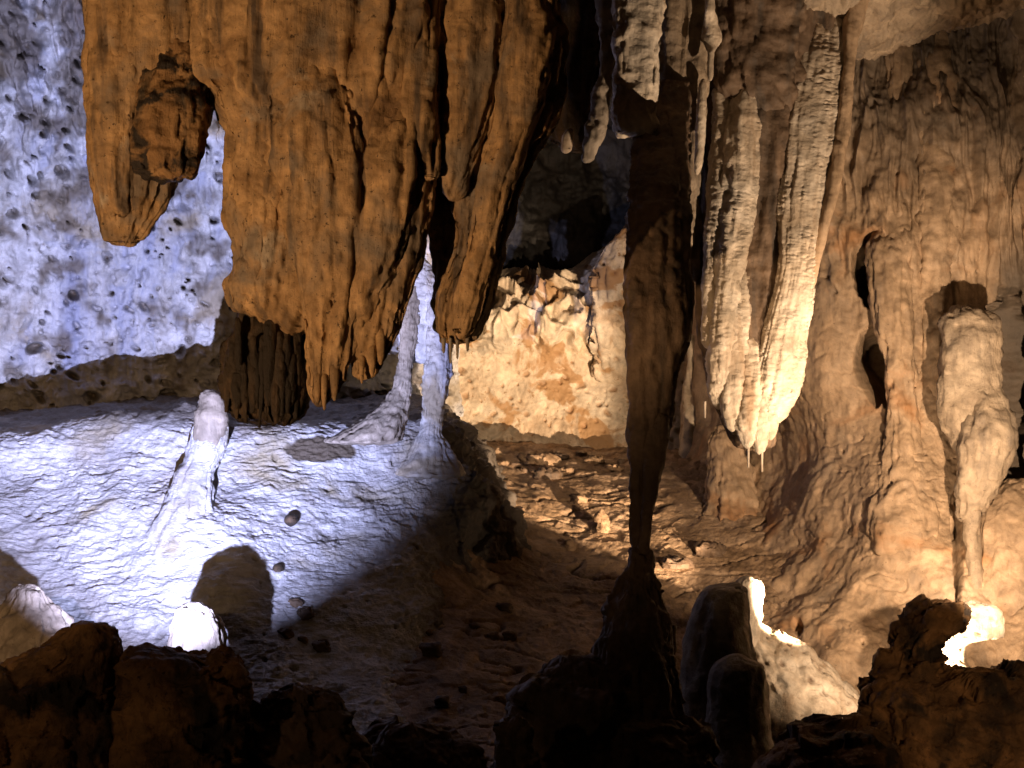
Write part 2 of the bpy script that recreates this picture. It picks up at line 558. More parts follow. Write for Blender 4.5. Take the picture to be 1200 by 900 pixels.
def d_mid(V, px, py):
    w = V + .10 * fbm(V / .3, 3)[:, None]
    big = 0.12 * fbm(V / np.float32(.6), 4, .5)
    lum = sstep(425, 375, py) * sstep(310, 345, py)
    lumps = lum * (.16 * (1 - 2 * np.abs(perlin(w / np.array([.34, .3, .28], np.float32)))) + .10 * (1 - 2 * np.abs(perlin(w / np.float32(.15)))) + .05 * fbm(w / .06, 3))
    low = sstep(390, 430, py)
    a, b = V[:, 0] + perlin(V / 0.12) * 0.04, V[:, 2] + perlin(V / 0.12 + 9) * 0.03
    p1 = pits(a, b, .17, .75, .10, .32, 5) * low
    p2 = pits(a, b, .09, .4, .10, .3, 6) * low
    return big * (1 - .6 * low) + lumps + .02 * fbm(w / 0.07, 4, .6) - .03 * p1 - .02 * p2, np.clip(p1 * 1.5 - .3, 0, 1) * .75 + p2 * .4


cols = [440, 520, 580, 640, 700, 760, 840, 930]
top = [326, 330, 336, 346, 306, 264, 240, 240]
sheet('cave_wall', [
    [(x, y - 14, d) for x, y, d in zip(cols, top, [15.1, 15.1, 15.1, 15.1, 14.9, 14.7, 14.5, 14.5])],
    [(x, y, d) for x, y, d in zip(cols, top, [14.1, 14.2, 14.3, 14.2, 14.1, 13.8, 13.6, 13.5])],
    [(x, y, d) for x, y, d in zip(cols, [378, 380, 382, 384, 370, 350, 340, 340], [13.8, 13.9, 13.9, 13.8, 13.8, 13.6, 13.4, 13.3])],
    [(x, 430, d) for x, d in zip(cols, [13.9, 13.9, 13.9, 13.9, 13.9, 13.7, 13.5, 13.3])],
    [(x, 490, d) for x, d in zip(cols, [13.7, 13.8, 13.8, 13.8, 13.7, 13.6, 13.4, 13.2])],
    [(x, 560, d) for x, d in zip(cols, [13.5, 13.6, 13.6, 13.6, 13.5, 13.4, 13.3, 13.1])]], 'cream', 260, 400, d_mid)


def d_cav(V, px, py):
    return .25 * fbm(V / .5, 4, .55) + .04 * fbm(V / .1, 3, .55), np.zeros(len(V), np.float32)


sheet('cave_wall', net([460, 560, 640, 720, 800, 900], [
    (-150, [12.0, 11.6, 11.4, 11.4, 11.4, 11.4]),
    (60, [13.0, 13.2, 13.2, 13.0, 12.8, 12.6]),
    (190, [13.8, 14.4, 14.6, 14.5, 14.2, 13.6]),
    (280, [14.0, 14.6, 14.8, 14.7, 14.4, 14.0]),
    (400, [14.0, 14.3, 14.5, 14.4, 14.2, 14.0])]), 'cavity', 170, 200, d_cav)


def terr(V, s, a, st=1.0):
    q = V / np.array([s * 4.2, s * 3.4, s], np.float32)
    q = q + 0.5 * perlin(V / np.float32(s * 6))[:, None]
    return a * (1 - 2 * np.abs(perlin(q)) + .6 * (1 - 2 * np.abs(perlin(q * 2.2 + 3))))


def d_slope(V, px, py):
    big = 0.11 * fbm(V / np.float32(.75), 4, .45)
    on = sstep(470, 520, py)
    w = V + .08 * fbm(V / .3, 3)[:, None]
    flow = .016 * (1 - 2 * np.abs(perlin(w / np.array([.42, .5, .16], np.float32) + 3)))
    patch = .75 + .5 * sstep(-.15, .25, fbm(V / .45 + 8, 3))
    rip = (patch * terr(V, .021, .0065) + patch * terr(V + 5, .040, .010) + flow) * on
    rub = (1 - sstep(475, 505, py)) * (.06 * fbm(V / .16, 4, .6))
    fine = .010 * fbm(V / .05, 4, .6)
    pv = pits(V[:, 0], V[:, 1], .22, .4, .05, .16, 21) * on
    d = big + rip + rub + fine - .03 * pv
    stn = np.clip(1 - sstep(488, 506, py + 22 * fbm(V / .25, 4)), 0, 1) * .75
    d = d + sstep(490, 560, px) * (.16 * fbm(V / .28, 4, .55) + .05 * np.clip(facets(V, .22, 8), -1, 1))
    stn = np.maximum(stn, .9 * sstep(478, 520, px + 40 * fbm(V / .2, 4)))  # slope end browned in colour to tone down the blue light there
    stn = np.maximum(stn, .5 * pv)
    # an oval shadow painted into the slope's colour, with a slight dip
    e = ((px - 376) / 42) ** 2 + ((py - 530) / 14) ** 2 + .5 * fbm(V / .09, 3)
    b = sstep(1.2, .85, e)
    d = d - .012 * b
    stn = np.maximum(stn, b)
    return d.astype(np.float32), stn


cols = [-270, -60, 30, 90, 150, 215, 280, 340, 400, 455, 495, 526, 556, 590, 626]
drop = [0, 0, 0, 0, 0, 0, 0, 0, 0, 0, 2, 14, 44, 100, 190]
dlow = [0, 0, 0, 0, 0, 0, 0, 0, 4, 16, 40, 78, 124, 190, 280]


def srow(y, d):
    ys = y if isinstance(y, list) else [y] * 15
    if isinstance(y, list):
        ys = y + y[-1:] * (15 - len(y))
    if isinstance(d, list):
        d = d + d[-1:] * (15 - len(d))
    ds = d if isinstance(d, list) else [d] * 15
    return [(x, yy + q, dd) for x, yy, dd, q in zip(cols, ys, ds, dlow if min(ys) > 600 else [(a + b) / 2 for a, b in zip(drop, dlow)] if min(ys) > 540 else drop)]


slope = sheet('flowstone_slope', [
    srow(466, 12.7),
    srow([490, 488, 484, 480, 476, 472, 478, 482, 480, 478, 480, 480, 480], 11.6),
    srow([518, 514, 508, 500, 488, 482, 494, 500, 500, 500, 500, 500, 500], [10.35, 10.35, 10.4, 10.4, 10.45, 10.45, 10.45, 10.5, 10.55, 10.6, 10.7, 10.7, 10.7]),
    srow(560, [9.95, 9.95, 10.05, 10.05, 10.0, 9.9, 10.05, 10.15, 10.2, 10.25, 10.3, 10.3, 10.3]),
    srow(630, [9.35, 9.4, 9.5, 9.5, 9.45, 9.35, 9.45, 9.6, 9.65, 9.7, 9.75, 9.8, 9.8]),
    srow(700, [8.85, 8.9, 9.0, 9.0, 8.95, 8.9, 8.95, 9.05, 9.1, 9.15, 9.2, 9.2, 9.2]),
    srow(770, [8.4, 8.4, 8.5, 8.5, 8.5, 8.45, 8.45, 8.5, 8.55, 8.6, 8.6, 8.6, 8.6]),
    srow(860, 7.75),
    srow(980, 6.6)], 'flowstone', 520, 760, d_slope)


def d_floor(V, px, py):
    w = V + .10 * fbm(V / .35, 3)[:, None]
    big = .045 * fbm(V / np.float32(.7), 4, .5)
    crust = .015 * fbm(w / np.array([.22, .16, .16], np.float32), 5, .62)
    clod = .011 * np.clip(facets(w, .17, 3), -1, 1) + .008 * np.clip(facets(w, .06, 4), -1, 1)
    crack = sstep(.10, .0, np.abs(perlin(w / np.array([.5, .22, .2], np.float32) + 2))) * sstep(.0, .3, perlin(V / .6 + 4))
    edge = .07 * fbm(V / .22, 4, .55) * sstep(570, 530, py)
    return big + crust + clod + edge - .04 * crack, np.clip(crack * .7 + sstep(.2, .5, fbm(w / .3 + 9, 4)) * .35, 0, 1)


cols = [440, 530, 600, 660, 720, 780, 840, 900, 960, 1060]
cave_floor = sheet('cave_floor', [
    [(x, 500, 14.9) for x in cols],
    [(x, y, d) for x, y, d in zip(cols, [522, 521, 524, 528, 532, 534, 534, 534, 534, 534], [13.4, 13.4, 13.4, 13.4, 13.3, 13.1, 12.9, 12.6, 12.4, 12.2])],
    [(x, 560, d) for x, d in zip(cols, [11.2, 11.7, 12.2, 12.3, 12.3, 12.2, 12.1, 12.0, 11.8, 11.6])],
    [(x, 610, d) for x, d in zip(cols, [10.2, 10.7, 11.2, 11.5, 11.5, 11.4, 11.3, 11.2, 11.0, 10.8])],
    [(x, 660, d) for x, d in zip(cols, [9.6, 10.0, 10.5, 10.7, 10.7, 10.7, 10.7, 10.6, 10.4, 10.3])],
    [(x, 720, d) for x, d in zip(cols, [9.4, 9.5, 9.7, 9.8, 9.9, 10.0, 10.0, 10.0, 9.9, 9.8])],
    [(x, 790, d) for x, d in zip(cols, [8.6, 8.6, 8.7, 8.8, 8.9, 9.2, 9.3, 9.3, 9.3, 9.2])],
    [(x, 870, d) for x, d in zip(cols, [7.8, 7.8, 7.8, 7.9, 8.0, 8.4, 8.6, 8.7, 8.7, 8.6])],
    [(x, 980, d) for x, d in zip(cols, [6.7, 6.7, 6.7, 6.7, 6.8, 7.2, 7.5, 7.6, 7.6, 7.5])]], 'dirt', 400, 400, d_floor)


def d_right(V, px, py):
    big = 0.13 * fbm(V / np.array([.5, .5, .8], np.float32), 4, .5)
    up = sstep(420, 200, py)
    rib = up * .13 * fbm((V + .06 * perlin(V / .4)[:, None]) / np.array([.15, .3, .9], np.float32) + 3, 3, .5, ridge=True)
    knob = up * .035 * fbm(V / np.array([.10, .1, .14], np.float32), 4, .6)
    band = (1 - up) * sstep(420, 560, py) * .009 * fbm(V / np.array([.5, .5, .05], np.float32), 3, .5)
    w = V + .05 * fbm(V / .3, 3)[:, None]
    cr = sstep(.05, .0, np.abs(perlin(w / np.array([.5, .5, .13], np.float32) + 2))) * sstep(.05, .25, perlin(V / .33 + 4)) * sstep(300, 420, py)
    fine = .016 * fbm(V / .06, 4, .6) - .016 * cr + .006 * np.clip(facets(w, .2, 6), -1, 1)
    a, b = V[:, 0] + perlin(V / 0.12) * 0.04, V[:, 2] + perlin(V / 0.12 + 9) * 0.03
    p1 = pits(a, b, .3, .35, .05, .16, 15)
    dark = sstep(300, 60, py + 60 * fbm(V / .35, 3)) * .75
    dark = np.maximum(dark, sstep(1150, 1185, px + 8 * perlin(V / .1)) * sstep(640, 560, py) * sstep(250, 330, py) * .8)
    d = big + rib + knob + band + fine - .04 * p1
    # deep holes in the wall
    for (hx, hy, rx, ry, dep) in ((1027, 424, 25, 48, .7), (1022, 318, 22, 42, .55), (1182, 460, 26, 120, .35), (1122, 640, 7, 70, .25), (935, 735, 6, 7, .1)):
        e = ((px - hx) / rx) ** 2 + ((py - hy) / ry) ** 2 + .9 * fbm(V / .16, 4, .55)
        d = d - dep * sstep(1.15, .6, e)
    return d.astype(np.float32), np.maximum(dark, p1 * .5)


cols = [800, 850, 900, 960, 1020, 1080, 1140, 1200, 1290, 1420]
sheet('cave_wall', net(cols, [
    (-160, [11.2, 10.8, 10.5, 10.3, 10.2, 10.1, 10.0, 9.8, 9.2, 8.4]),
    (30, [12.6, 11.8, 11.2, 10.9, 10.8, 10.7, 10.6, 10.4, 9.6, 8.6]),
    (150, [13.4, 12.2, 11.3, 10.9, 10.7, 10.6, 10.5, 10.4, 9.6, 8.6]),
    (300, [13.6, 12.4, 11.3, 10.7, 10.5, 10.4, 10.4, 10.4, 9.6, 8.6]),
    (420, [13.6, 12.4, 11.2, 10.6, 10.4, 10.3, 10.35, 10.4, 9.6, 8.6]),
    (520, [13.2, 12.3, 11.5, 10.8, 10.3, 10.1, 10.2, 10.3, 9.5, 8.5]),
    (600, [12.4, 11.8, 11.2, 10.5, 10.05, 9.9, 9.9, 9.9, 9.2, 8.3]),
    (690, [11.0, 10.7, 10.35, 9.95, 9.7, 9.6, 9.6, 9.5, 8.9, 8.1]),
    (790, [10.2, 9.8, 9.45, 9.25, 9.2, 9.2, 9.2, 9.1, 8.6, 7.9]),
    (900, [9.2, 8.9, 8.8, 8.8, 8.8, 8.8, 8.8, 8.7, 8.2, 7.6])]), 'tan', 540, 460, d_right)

# roof of the chamber above the frame and the rock brow at the upper end of the tan wall
sheet('cave_ceiling', [[P and (x / d * F_PX + 600, 450 - (3.1 / d * F_PX), d) for x in (-7, -4, -2, 0, 2, 4, 7)] for d in (4.0, 6.0, 8.0, 10.0, 12.5, 15.0)],
      'brown', 60, 60, lambda V, px, py: (.3 * fbm(V / 1.2, 4, .5), np.zeros(len(V), np.float32)))


def d_brow(V, px, py):
    return .14 * fbm(V / .3, 5, .58) + .03 * fbm((V + .1 * perlin(V / .3)[:, None]) / np.array([.12, .3, .3], np.float32), 3, .5, ridge=True) + .014 * fbm(V / .04, 3, .55), np.zeros(len(V), np.float32)


cols = [780, 850, 920, 975, 1020, 1070, 1120, 1170, 1240, 1400]
edge = [30, 40, 62, 66, 58, 42, 30, 16, -6, -30]
sheet('rock_brow', [
    [(x, -200, 7.8) for x in cols],
    [(x, e - 90, 8.7) for x, e in zip(cols, edge)],
    [(x, e - 40, 9.1) for x, e in zip(cols, edge)],
    [(x, e - 6, 9.45) for x, e in zip(cols, edge)],
    [(x, e, 9.9) for x, e in zip(cols, edge)],
    [(x, e - 16, 10.6) for x, e in zip(cols, edge)],
    [(x, e - 60, 11.6) for x, e in zip(cols, edge)]], 'dun', 130, 330, d_brow)

# ------------------------------------------------------------------ orange curtain of stalactites
G_OR = 'orange stalactites hanging in front of the white wall'
NZ = dict(noise=(.22, .035, 4), fine=(.04, .007, 3), runnel=.016)

t = thing('stalactite', 'orange stalactite with a pointed tip beside the white pitted wall, dark knob on its flank', 'stalactite', P(150, -60, 6.8), G_OR)
loft('shaft', [(-80, 92, 270, 6.8), (0, 100, 266, 6.8), (60, 102, 262, 6.8), (110, 103, 254, 6.8), (150, 103, 240, 6.8), (180, 104, 226, 6.8), (210, 107, 204, 6.8), (230, 112, 198, 6.8),
               (250, 115, 187, 6.8), (270, 118, 172, 6.8), (289, 122, 162, 6.8)], 'orange', t, tip=10, flute=(2.6, .13, .9), dr=.5, sq=.85, **NZ)
loft('fold', [(-60, 98, 180, 6.76), (60, 104, 176, 6.72), (160, 106, 166, 6.70), (220, 114, 160, 6.72), (262, 122, 158, 6.76)], 'orange', t, tip=20, flute=(2.4, .14, .7), dr=.6, **NZ)
loft('knob', [(10, 190, 240, 6.82), (60, 180, 240, 6.70), (110, 166, 239, 6.64), (150, 158, 238, 6.61), (180, 157, 234, 6.60), (200, 161, 230, 6.60), (213, 178, 222, 6.62)],
     'stained', t, tip=7, top=30, flute=(3.4, .26, .3), dr=.55, noise=(.10, .045, 5), fine=(.035, .014, 4), runnel=.014)

t = thing('stalactite', 'broad fluted orange stalactite curtain ending in two long points', 'stalactite', P(380, -60, 6.6), G_OR)
loft('sheet', [(-80, 232, 545, 6.72), (0, 236, 540, 6.72), (60, 234, 534, 6.72), (100, 240, 524, 6.71), (122, 258, 512, 6.7), (150, 271, 498, 6.7), (200, 276, 480, 6.7), (250, 268, 452, 6.7),
               (285, 279, 448, 6.7), (310, 281, 440, 6.7), (335, 271, 436, 6.7), (355, 274, 432, 6.7), (372, 292, 424, 6.7), (392, 330, 410, 6.7)],
     'orange', t, tip=8, flute=(3.4, .16, 1.2), dr=.38, sq=.75, noise=(.2, .05, 4), fine=(.045, .008, 3), runnel=.016, slant=.12)
loft('fold', [(-70, 322, 400, 6.62), (60, 316, 404, 6.58), (150, 320, 420, 6.54), (240, 332, 432, 6.54), (300, 344, 432, 6.54), (340, 352, 426, 6.55), (380, 357, 419, 6.56), (420, 360, 410, 6.57), (450, 363, 402, 6.58), (466, 365, 392, 6.58), (477, 368, 380, 6.58)],
     'orange', t, tip=6, flute=(3.0, .22, 1.0), dr=.42, noise=(.16, .03, 4), fine=(.04, .007, 3), runnel=.016, slant=.12)
loft('fold', [(-70, 394, 500, 6.66), (60, 402, 506, 6.62), (120, 414, 512, 6.58), (180, 420, 512, 6.56), (240, 420, 506, 6.56), (290, 418, 497, 6.56), (340, 416, 483, 6.57), (380, 414, 470, 6.58), (415, 412, 457, 6.59), (432, 414, 446, 6.6), (446, 419, 432, 6.6)],
     'orange', t, tip=8, flute=(3.0, .20, .9), dr=.42, noise=(.16, .03, 4), fine=(.04, .007, 3), runnel=.016, slant=.12)
loft('fold', [(120, 450, 480, 6.56), (150, 436, 486, 6.50), (200, 428, 488, 6.47), (212, 428, 487, 6.47), (250, 424, 482, 6.48), (300, 412, 470, 6.50), (350, 404, 450, 6.54), (400, 404, 436, 6.60)],
     'orange', t, tip=20, top=30, flute=(2.4, .16, .7), dr=.5, noise=(.13, .03, 4), fine=(.04, .006, 3), runnel=.016, slant=.12)
loft('fold', [(-60, 476, 516, 6.60), (40, 474, 514, 6.56), (110, 470, 513, 6.52), (160, 476, 513, 6.50), (200, 484, 513, 6.50), (213, 488, 511, 6.51)],
     'orange', t, tip=6, flute=(2.2, .18, .6), dr=.6, noise=(.12, .02, 4), fine=(.03, .006, 3), runnel=.016, slant=.12)
loft('fold', [(-70, 236, 320, 6.64), (60, 240, 326, 6.62), (110, 252, 330, 6.6), (160, 272, 334, 6.6), (230, 274, 330, 6.6), (285, 284, 328, 6.61), (340, 276, 320, 6.62), (368, 292, 316, 6.64)],
     'orange', t, tip=16, flute=(2.4, .18, .7), dr=.45, noise=(.13, .03, 4), fine=(.04, .008, 3), runnel=.016, slant=.12)
for x, y0, y1, r in ((392, 448, 470, 5), (380, 462, 481, 3.5), (372, 460, 474, 4), (436, 424, 441, 4.5), (446, 408, 428, 5), (424, 436, 450, 3)):
    loft('drip_tip', [(y0 - 24, x - r * 1.3, x + r * 1.3, 6.56), (y0, x - r, x + r, 6.545), ((y0 + y1) / 2, x - r * .8, x + r * .8, 6.55), (y1, x - r * .3, x + r * .3, 6.56)], 'orange', t, tip=2, top=10, step=1.3, noise=(.04, .008, 3), fine=None)

t = thing('stalactite', 'wide orange stalactite with a blunt ragged tip beside the dark cavity', 'stalactite', P(590, -60, 6.6), G_OR)
loft('shaft', [(-80, 520, 640, 6.7), (0, 524, 652, 6.7), (40, 522, 660, 6.7), (90, 518, 659, 6.7), (140, 516, 648, 6.7), (185, 518, 622, 6.7), (230, 530, 604, 6.7), (280, 534, 592, 6.7), (320, 524, 584, 6.7),
               (350, 514, 577, 6.7), (380, 512, 566, 6.7), (404, 518, 556, 6.7)], 'orange', t, tip=5, flute=(3.2, .20, .9), dr=.45, sq=.85, noise=(.16, .04, 4), fine=(.04, .008, 3), runnel=.016, slant=.30)
loft('fold', [(-60, 522, 590, 6.62), (60, 524, 588, 6.58), (150, 516, 570, 6.57), (200, 512, 552, 6.58), (236, 520, 544, 6.62)], 'orange', t, tip=16, flute=(2.4, .18, .8), dr=.5, **NZ, slant=.3)
loft('fold', [(-60, 590, 640, 6.62), (40, 588, 652, 6.58), (110, 580, 640, 6.57), (200, 560, 606, 6.57), (280, 548, 586, 6.58), (360, 532, 566, 6.6), (398, 530, 552, 6.62)], 'orange', t, tip=12, flute=(2.4, .2, .8), dr=.55, **NZ, slant=.3)
loft('flank', [(150, 500, 545, 6.85), (240, 502, 545, 6.85), (300, 504, 540, 6.85), (350, 508, 540, 6.85), (392, 512, 536, 6.85)], 'orange', t, tip=10, flute=(2.2, .10, 1.0), dr=.6, **NZ, slant=.3)

for x, y0, y1, r in ((520, 396, 414, 3), (528, 396, 426, 2.2), (536, 398, 421, 2.4), (548, 396, 412, 2.6)):
    loft('drip_tip', [(y0, x - r, x + r, 6.62), (y1, x - r * .5, x + r * .5, 6.62)], 'grey', t, tip=3, step=1.2, noise=None, fine=None)

t = thing('stalactite', 'blackened fibrous stalactite stump under the orange curtain', 'stalactite', P(310, 360, 6.8))
loft('shaft', [(330, 300, 352, 6.90), (360, 286, 358, 6.86), (390, 274, 360, 6.82), (420, 264, 361, 6.8), (450, 262, 360, 6.8), (475, 268, 357, 6.8), (490, 278, 350, 6.8), (498, 290, 324, 6.8)], 'soot', t, tip=6,
     flute=(5, .24, .3), dr=.7, noise=(.10, .05, 4), fine=(.03, .012, 3))
rng = random.Random(5)
for k in range(34):                             # matted fibres hanging off the stump
    x0, y0 = rng.uniform(268, 354), rng.uniform(372, 440)
    x1, y1 = x0 + rng.uniform(-6, 4), rng.uniform(470, 503) - abs(x0 - 305) * .25
    r0, d0 = rng.uniform(3, 8), 6.80 - .19 * math.sqrt(max(0.05, 1 - ((x0 - 311) / 50) ** 2))
    loft('fibre', [(y0, x0 - r0, x0 + r0, d0 + .03), ((y0 + y1) / 2, (x0 + x1) / 2 - r0, (x0 + x1) / 2 + r0, d0), (y1, x1 - r0 * .4, x1 + r0 * .4, d0 + .01)], 'soot', t,
         top=10, noise=(.05, .02, 3), fine=(.02, .006, 2), step=2.2)


# ------------------------------------------------------------------ white formations on the flowstone slope
t = thing('column', 'forked white column with an arched gap, standing at the crest of the white slope', 'column', P(490, 510, 10.2))
kw = dict(flute=(2.6, .2, .4), noise=(.09, .03, 4), fine=(.03, .007, 3), ripple=(.022, .006), step=1.5)
loft('crown', [(300, 484, 500, 10.3), (340, 477, 518, 10.3), (380, 471, 526, 10.3), (405, 469, 528, 10.3), (425, 474, 524, 10.32)], 'calcite', t, tip=6, top=20, dr=.55, **kw)
loft('leg', [(325, 482, 498, 10.3), (360, 474, 494, 10.24), (395, 468, 488, 10.2), (430, 466, 483, 10.18), (458, 459, 481, 10.12), (480, 444, 478, 10.04), (497, 418, 474, 9.98), (520, 376, 472, 9.96)], 'grey', t, dr=.75, tip=4, **kw)
loft('leg', [(318, 492, 510, 10.3), (360, 502, 524, 10.22), (395, 502, 528, 10.18), (430, 499, 528, 10.16), (450, 496, 526, 10.14), (480, 496, 520, 10.12), (505, 492, 518, 10.08), (525, 482, 528, 10.06), (560, 462, 546, 10.0)], 'calcite', t, dr=.8, tip=6, **kw)

t = thing('stalagmite', 'tall slim white stalagmite with a ribbed grey cap on the flowstone slope', 'stalagmite', P(235, 640, 9.3))
loft('shaft', [(458, 236, 258, 9.9), (475, 234, 262, 9.9), (495, 227, 266, 9.88), (515, 223, 266, 9.86), (535, 217, 259, 9.82), (560, 204, 248, 9.72), (590, 192, 248, 9.6), (620, 176, 256, 9.52), (660, 150, 276, 9.42)], 'flowstone', t, top=8,
     dr=.8, flute=(2.6, .16, .4), noise=(.10, .025, 4), fine=(.03, .006, 3), ripple=(.022, .007))
loft('cap', [(456, 237, 257, 9.88), (470, 235, 262, 9.86), (490, 228, 266, 9.84), (510, 226, 265, 9.845), (530, 224, 262, 9.87), (556, 214, 248, 9.9)], 'grey', t, top=8, tip=10, dr=.85, noise=(.08, .02, 4), ripple=(.022, .009))
t = thing('stalagmite', 'stubby gleaming white stalagmite at the foot of the slope behind the dark boulders', 'stalagmite', P(230, 870, 7.6))
loft('shaft', [(705, 214, 240, 7.72), (718, 206, 250, 7.7), (738, 200, 256, 7.68), (790, 192, 266, 7.64), (880, 180, 280, 7.55)], 'grey', t, top=10, dr=.8, flute=(2.4, .14, .3), noise=(.09, .03, 4), fine=(.03, .006, 3))
loft('shoulder', [(720, 246, 256, 7.8), (740, 244, 266, 7.78), (790, 240, 272, 7.74), (880, 236, 280, 7.6)], 'flowstone', t, top=6, dr=.8, noise=(.06, .03, 4), ripple=(.025, .006))
for k, (x, y, Yd, r, lab) in enumerate(((341, 610, 9.68, 8, 'small round knob on the white slope, upper one of two'), (326, 668, 9.24, 7.5, 'small round knob low on the white slope beside the oval shadow'))):
    o = loft('drip_knob', [(y - r, x - r, x + r, Yd), (y, x - r, x + r, Yd), (y + r, x - r * .6, x + r * .6, Yd + .02)], 'soot', None, step=1.0, top=r, tip=r, dr=1.2, noise=(.05, .008, 3), fine=None)
    tag(o, lab, 'stalagmite', 'knobs on the white slope')

# ------------------------------------------------------------------ brown column and ceiling pendants in the middle
t = thing('column', 'slender dark brown column tapering to a stem on a mound', 'column', P(750, 700, 7.3))
loft('shaft', [(96, 772, 808, 8.85), (130, 758, 808, 8.65), (160, 744, 806, 8.4), (190, 741, 805, 8.12), (220, 739, 807, 7.85), (260, 738, 808, 7.6), (310, 737, 808, 7.42), (370, 733, 812, 7.30), (395, 734, 811, 7.28),
               (420, 735, 801, 7.26), (450, 735, 793, 7.25), (490, 736, 789, 7.25), (530, 737, 780, 7.25), (560, 738, 770, 7.25), (600, 739, 762, 7.25), (635, 738, 760, 7.25), (660, 737, 762, 7.25), (690, 732, 768, 7.25)],
     'brown', t, flute=(2.8, .18, 1.2), dr=.6, noise=(.16, .03, 4), fine=(.04, .006, 3), runnel=.012)
loft('rib', [(130, 780, 806, 8.55), (180, 789, 807, 8.12), (215, 797, 809, 7.86), (246, 800, 807, 7.68)], 'brown', t, tip=6, dr=.8, noise=(.08, .015, 3), runnel=.008)
loft('strand', [(480, 756, 788, 7.22), (530, 754, 780, 7.21), (570, 752, 773, 7.21), (610, 750, 765, 7.21), (650, 746, 761, 7.22)], 'brown', t, top=20, dr=.8, noise=(.08, .012, 3), runnel=.008)
loft('base', [(640, 737, 761, 7.24), (662, 733, 765, 7.22), (680, 725, 771, 7.2), (700, 714, 779, 7.18), (725, 706, 784, 7.14), (780, 694, 790, 7.05), (850, 664, 806, 6.95), (930, 620, 830, 6.9)], 'brown', t, top=8, flute=(2.4, .14, .6), dr=.8, noise=(.16, .06, 5), fine=(.045, .012, 4), facet=((.16, .02),))

t = thing('stalactite', 'pale tan hanging block with a flat broken lower edge beside the dark cavity', 'stalactite', P(742, -60, 8.9))
loft('shaft', [(-90, 706, 782, 8.4), (0, 716, 778, 8.4), (40, 720, 774, 8.4), (80, 722, 770, 8.4), (110, 720, 768, 8.4), (135, 715, 767, 8.4), (150, 718, 766, 8.4), (161, 724, 762, 8.4)], 'pale', t, tip=4, sq=.7, flute=(2.2, .12, .5), dr=.7,
     noise=(.14, .05, 4), fine=(.035, .01, 3))
t = thing('stalactite', 'thin knobbly dark stalactite pointing down in front of the cavity', 'stalactite', P(700, 0, 9.2))
loft('shaft', [(-80, 690, 728, 9.4), (20, 700, 728, 9.35), (70, 704, 720, 9.3), (110, 694, 716, 9.26), (145, 688, 712, 9.22), (170, 684, 704, 9.2), (191, 682, 692, 9.2)], 'grey', t, tip=5, flute=(2.0, .15, .25), dr=.8, noise=(.07, .03, 4), runnel=.010)
t = thing('stalactite', 'broad sooty stalactite bank hanging over the dark cavity', 'stalactite', P(680, -60, 9.8))
loft('shaft', [(-80, 640, 740, 10.0), (0, 648, 736, 10.0), (60, 650, 722, 9.95), (110, 648, 712, 9.9), (150, 640, 704, 9.9), (178, 654, 694, 9.9)], 'soot', t, tip=12, flute=(3.0, .15, .7), dr=.7, noise=(.16, .05, 4), runnel=.010)
o = loft('stalactite', [(150, 662, 674, 9.55), (165, 658, 672, 9.55), (180, 657, 669, 9.55)], 'pale', None, step=1.2, tip=5, top=10, noise=(.05, .012, 3))
tag(o, 'tiny pale stalactite stub left of the thin knobbly one', 'stalactite')
t = thing('rock', 'eroded hole-pocked rock fin standing before the dark cavity', 'rock', P(725, 460, 13.5))
loft('fin', [(262, 737, 749, 13.5), (272, 728, 752, 13.48), (285, 714, 756, 13.46), (310, 697, 762, 13.46), (340, 690, 770, 13.5), (380, 692, 780, 13.6), (420, 694, 790, 13.8), (460, 700, 800, 14.0)], 'cream', t, top=10, flute=(2.6, .2, .5), dr=.4,
     noise=(.2, .06, 4), pit=(.15, .7, .12), runnel=.02, fine=(.05, .012, 4))

# ------------------------------------------------------------------ bright ribbed stalactite cluster
t = thing('stalactite', 'massive ribbed stalactite with bright popcorn ridges and a ragged pale tip', 'stalactite', P(890, -40, 8.9))
loft('core', [(-90, 800, 1004, 9.2), (0, 806, 1000, 9.2), (60, 808, 992, 9.2), (150, 812, 974, 9.15), (250, 816, 958, 9.1), (350, 820, 942, 9.05), (430, 826, 930, 9.0), (490, 846, 912, 9.0), (528, 866, 905, 9.0)], 'brown', t, tip=8,
     flute=(2.6, .14, 1.4), dr=.55, noise=(.2, .04, 4), runnel=.010)
pop = dict(flute=(2.4, .2, .5), noise=(.10, .022, 3), fine=(.022, .005, 3), ripple=(.015, .0045), step=1.3)
loft('rib', [(70, 864, 886, 9.06), (120, 854, 890, 8.95), (180, 846, 890, 8.92), (240, 842, 886, 8.89), (300, 838, 874, 8.84), (360, 834, 864, 8.83), (420, 830, 860, 8.83), (470, 834, 852, 8.86)], 'pale', t, tip=10, top=30, dr=.8, **pop)
loft('rib', [(70, 836, 868, 9.06), (120, 836, 866, 8.98), (170, 834, 862, 8.95), (240, 828, 858, 8.90), (330, 824, 846, 8.86), (410, 823, 842, 8.85)], 'pale', t, tip=14, top=30, dr=.7, **pop)
loft('rib', [(0, 940, 1016, 9.12), (40, 934, 1006, 9.03), (80, 928, 998, 8.98), (130, 924, 991, 8.95), (180, 918, 984, 8.93), (240, 912, 972, 8.90), (300, 914, 958, 8.86), (360, 902, 950, 8.84), (400, 894, 944, 8.84), (440, 886, 938, 8.84), (470, 880, 928, 8.85), (500, 874, 916, 8.87)],
     'pale', t, tip=14, top=20, dr=.42, flute=(3.2, .16, .8), noise=(.12, .02, 3), ripple=(.017, .006), fine=(.022, .005, 3), step=1.2)
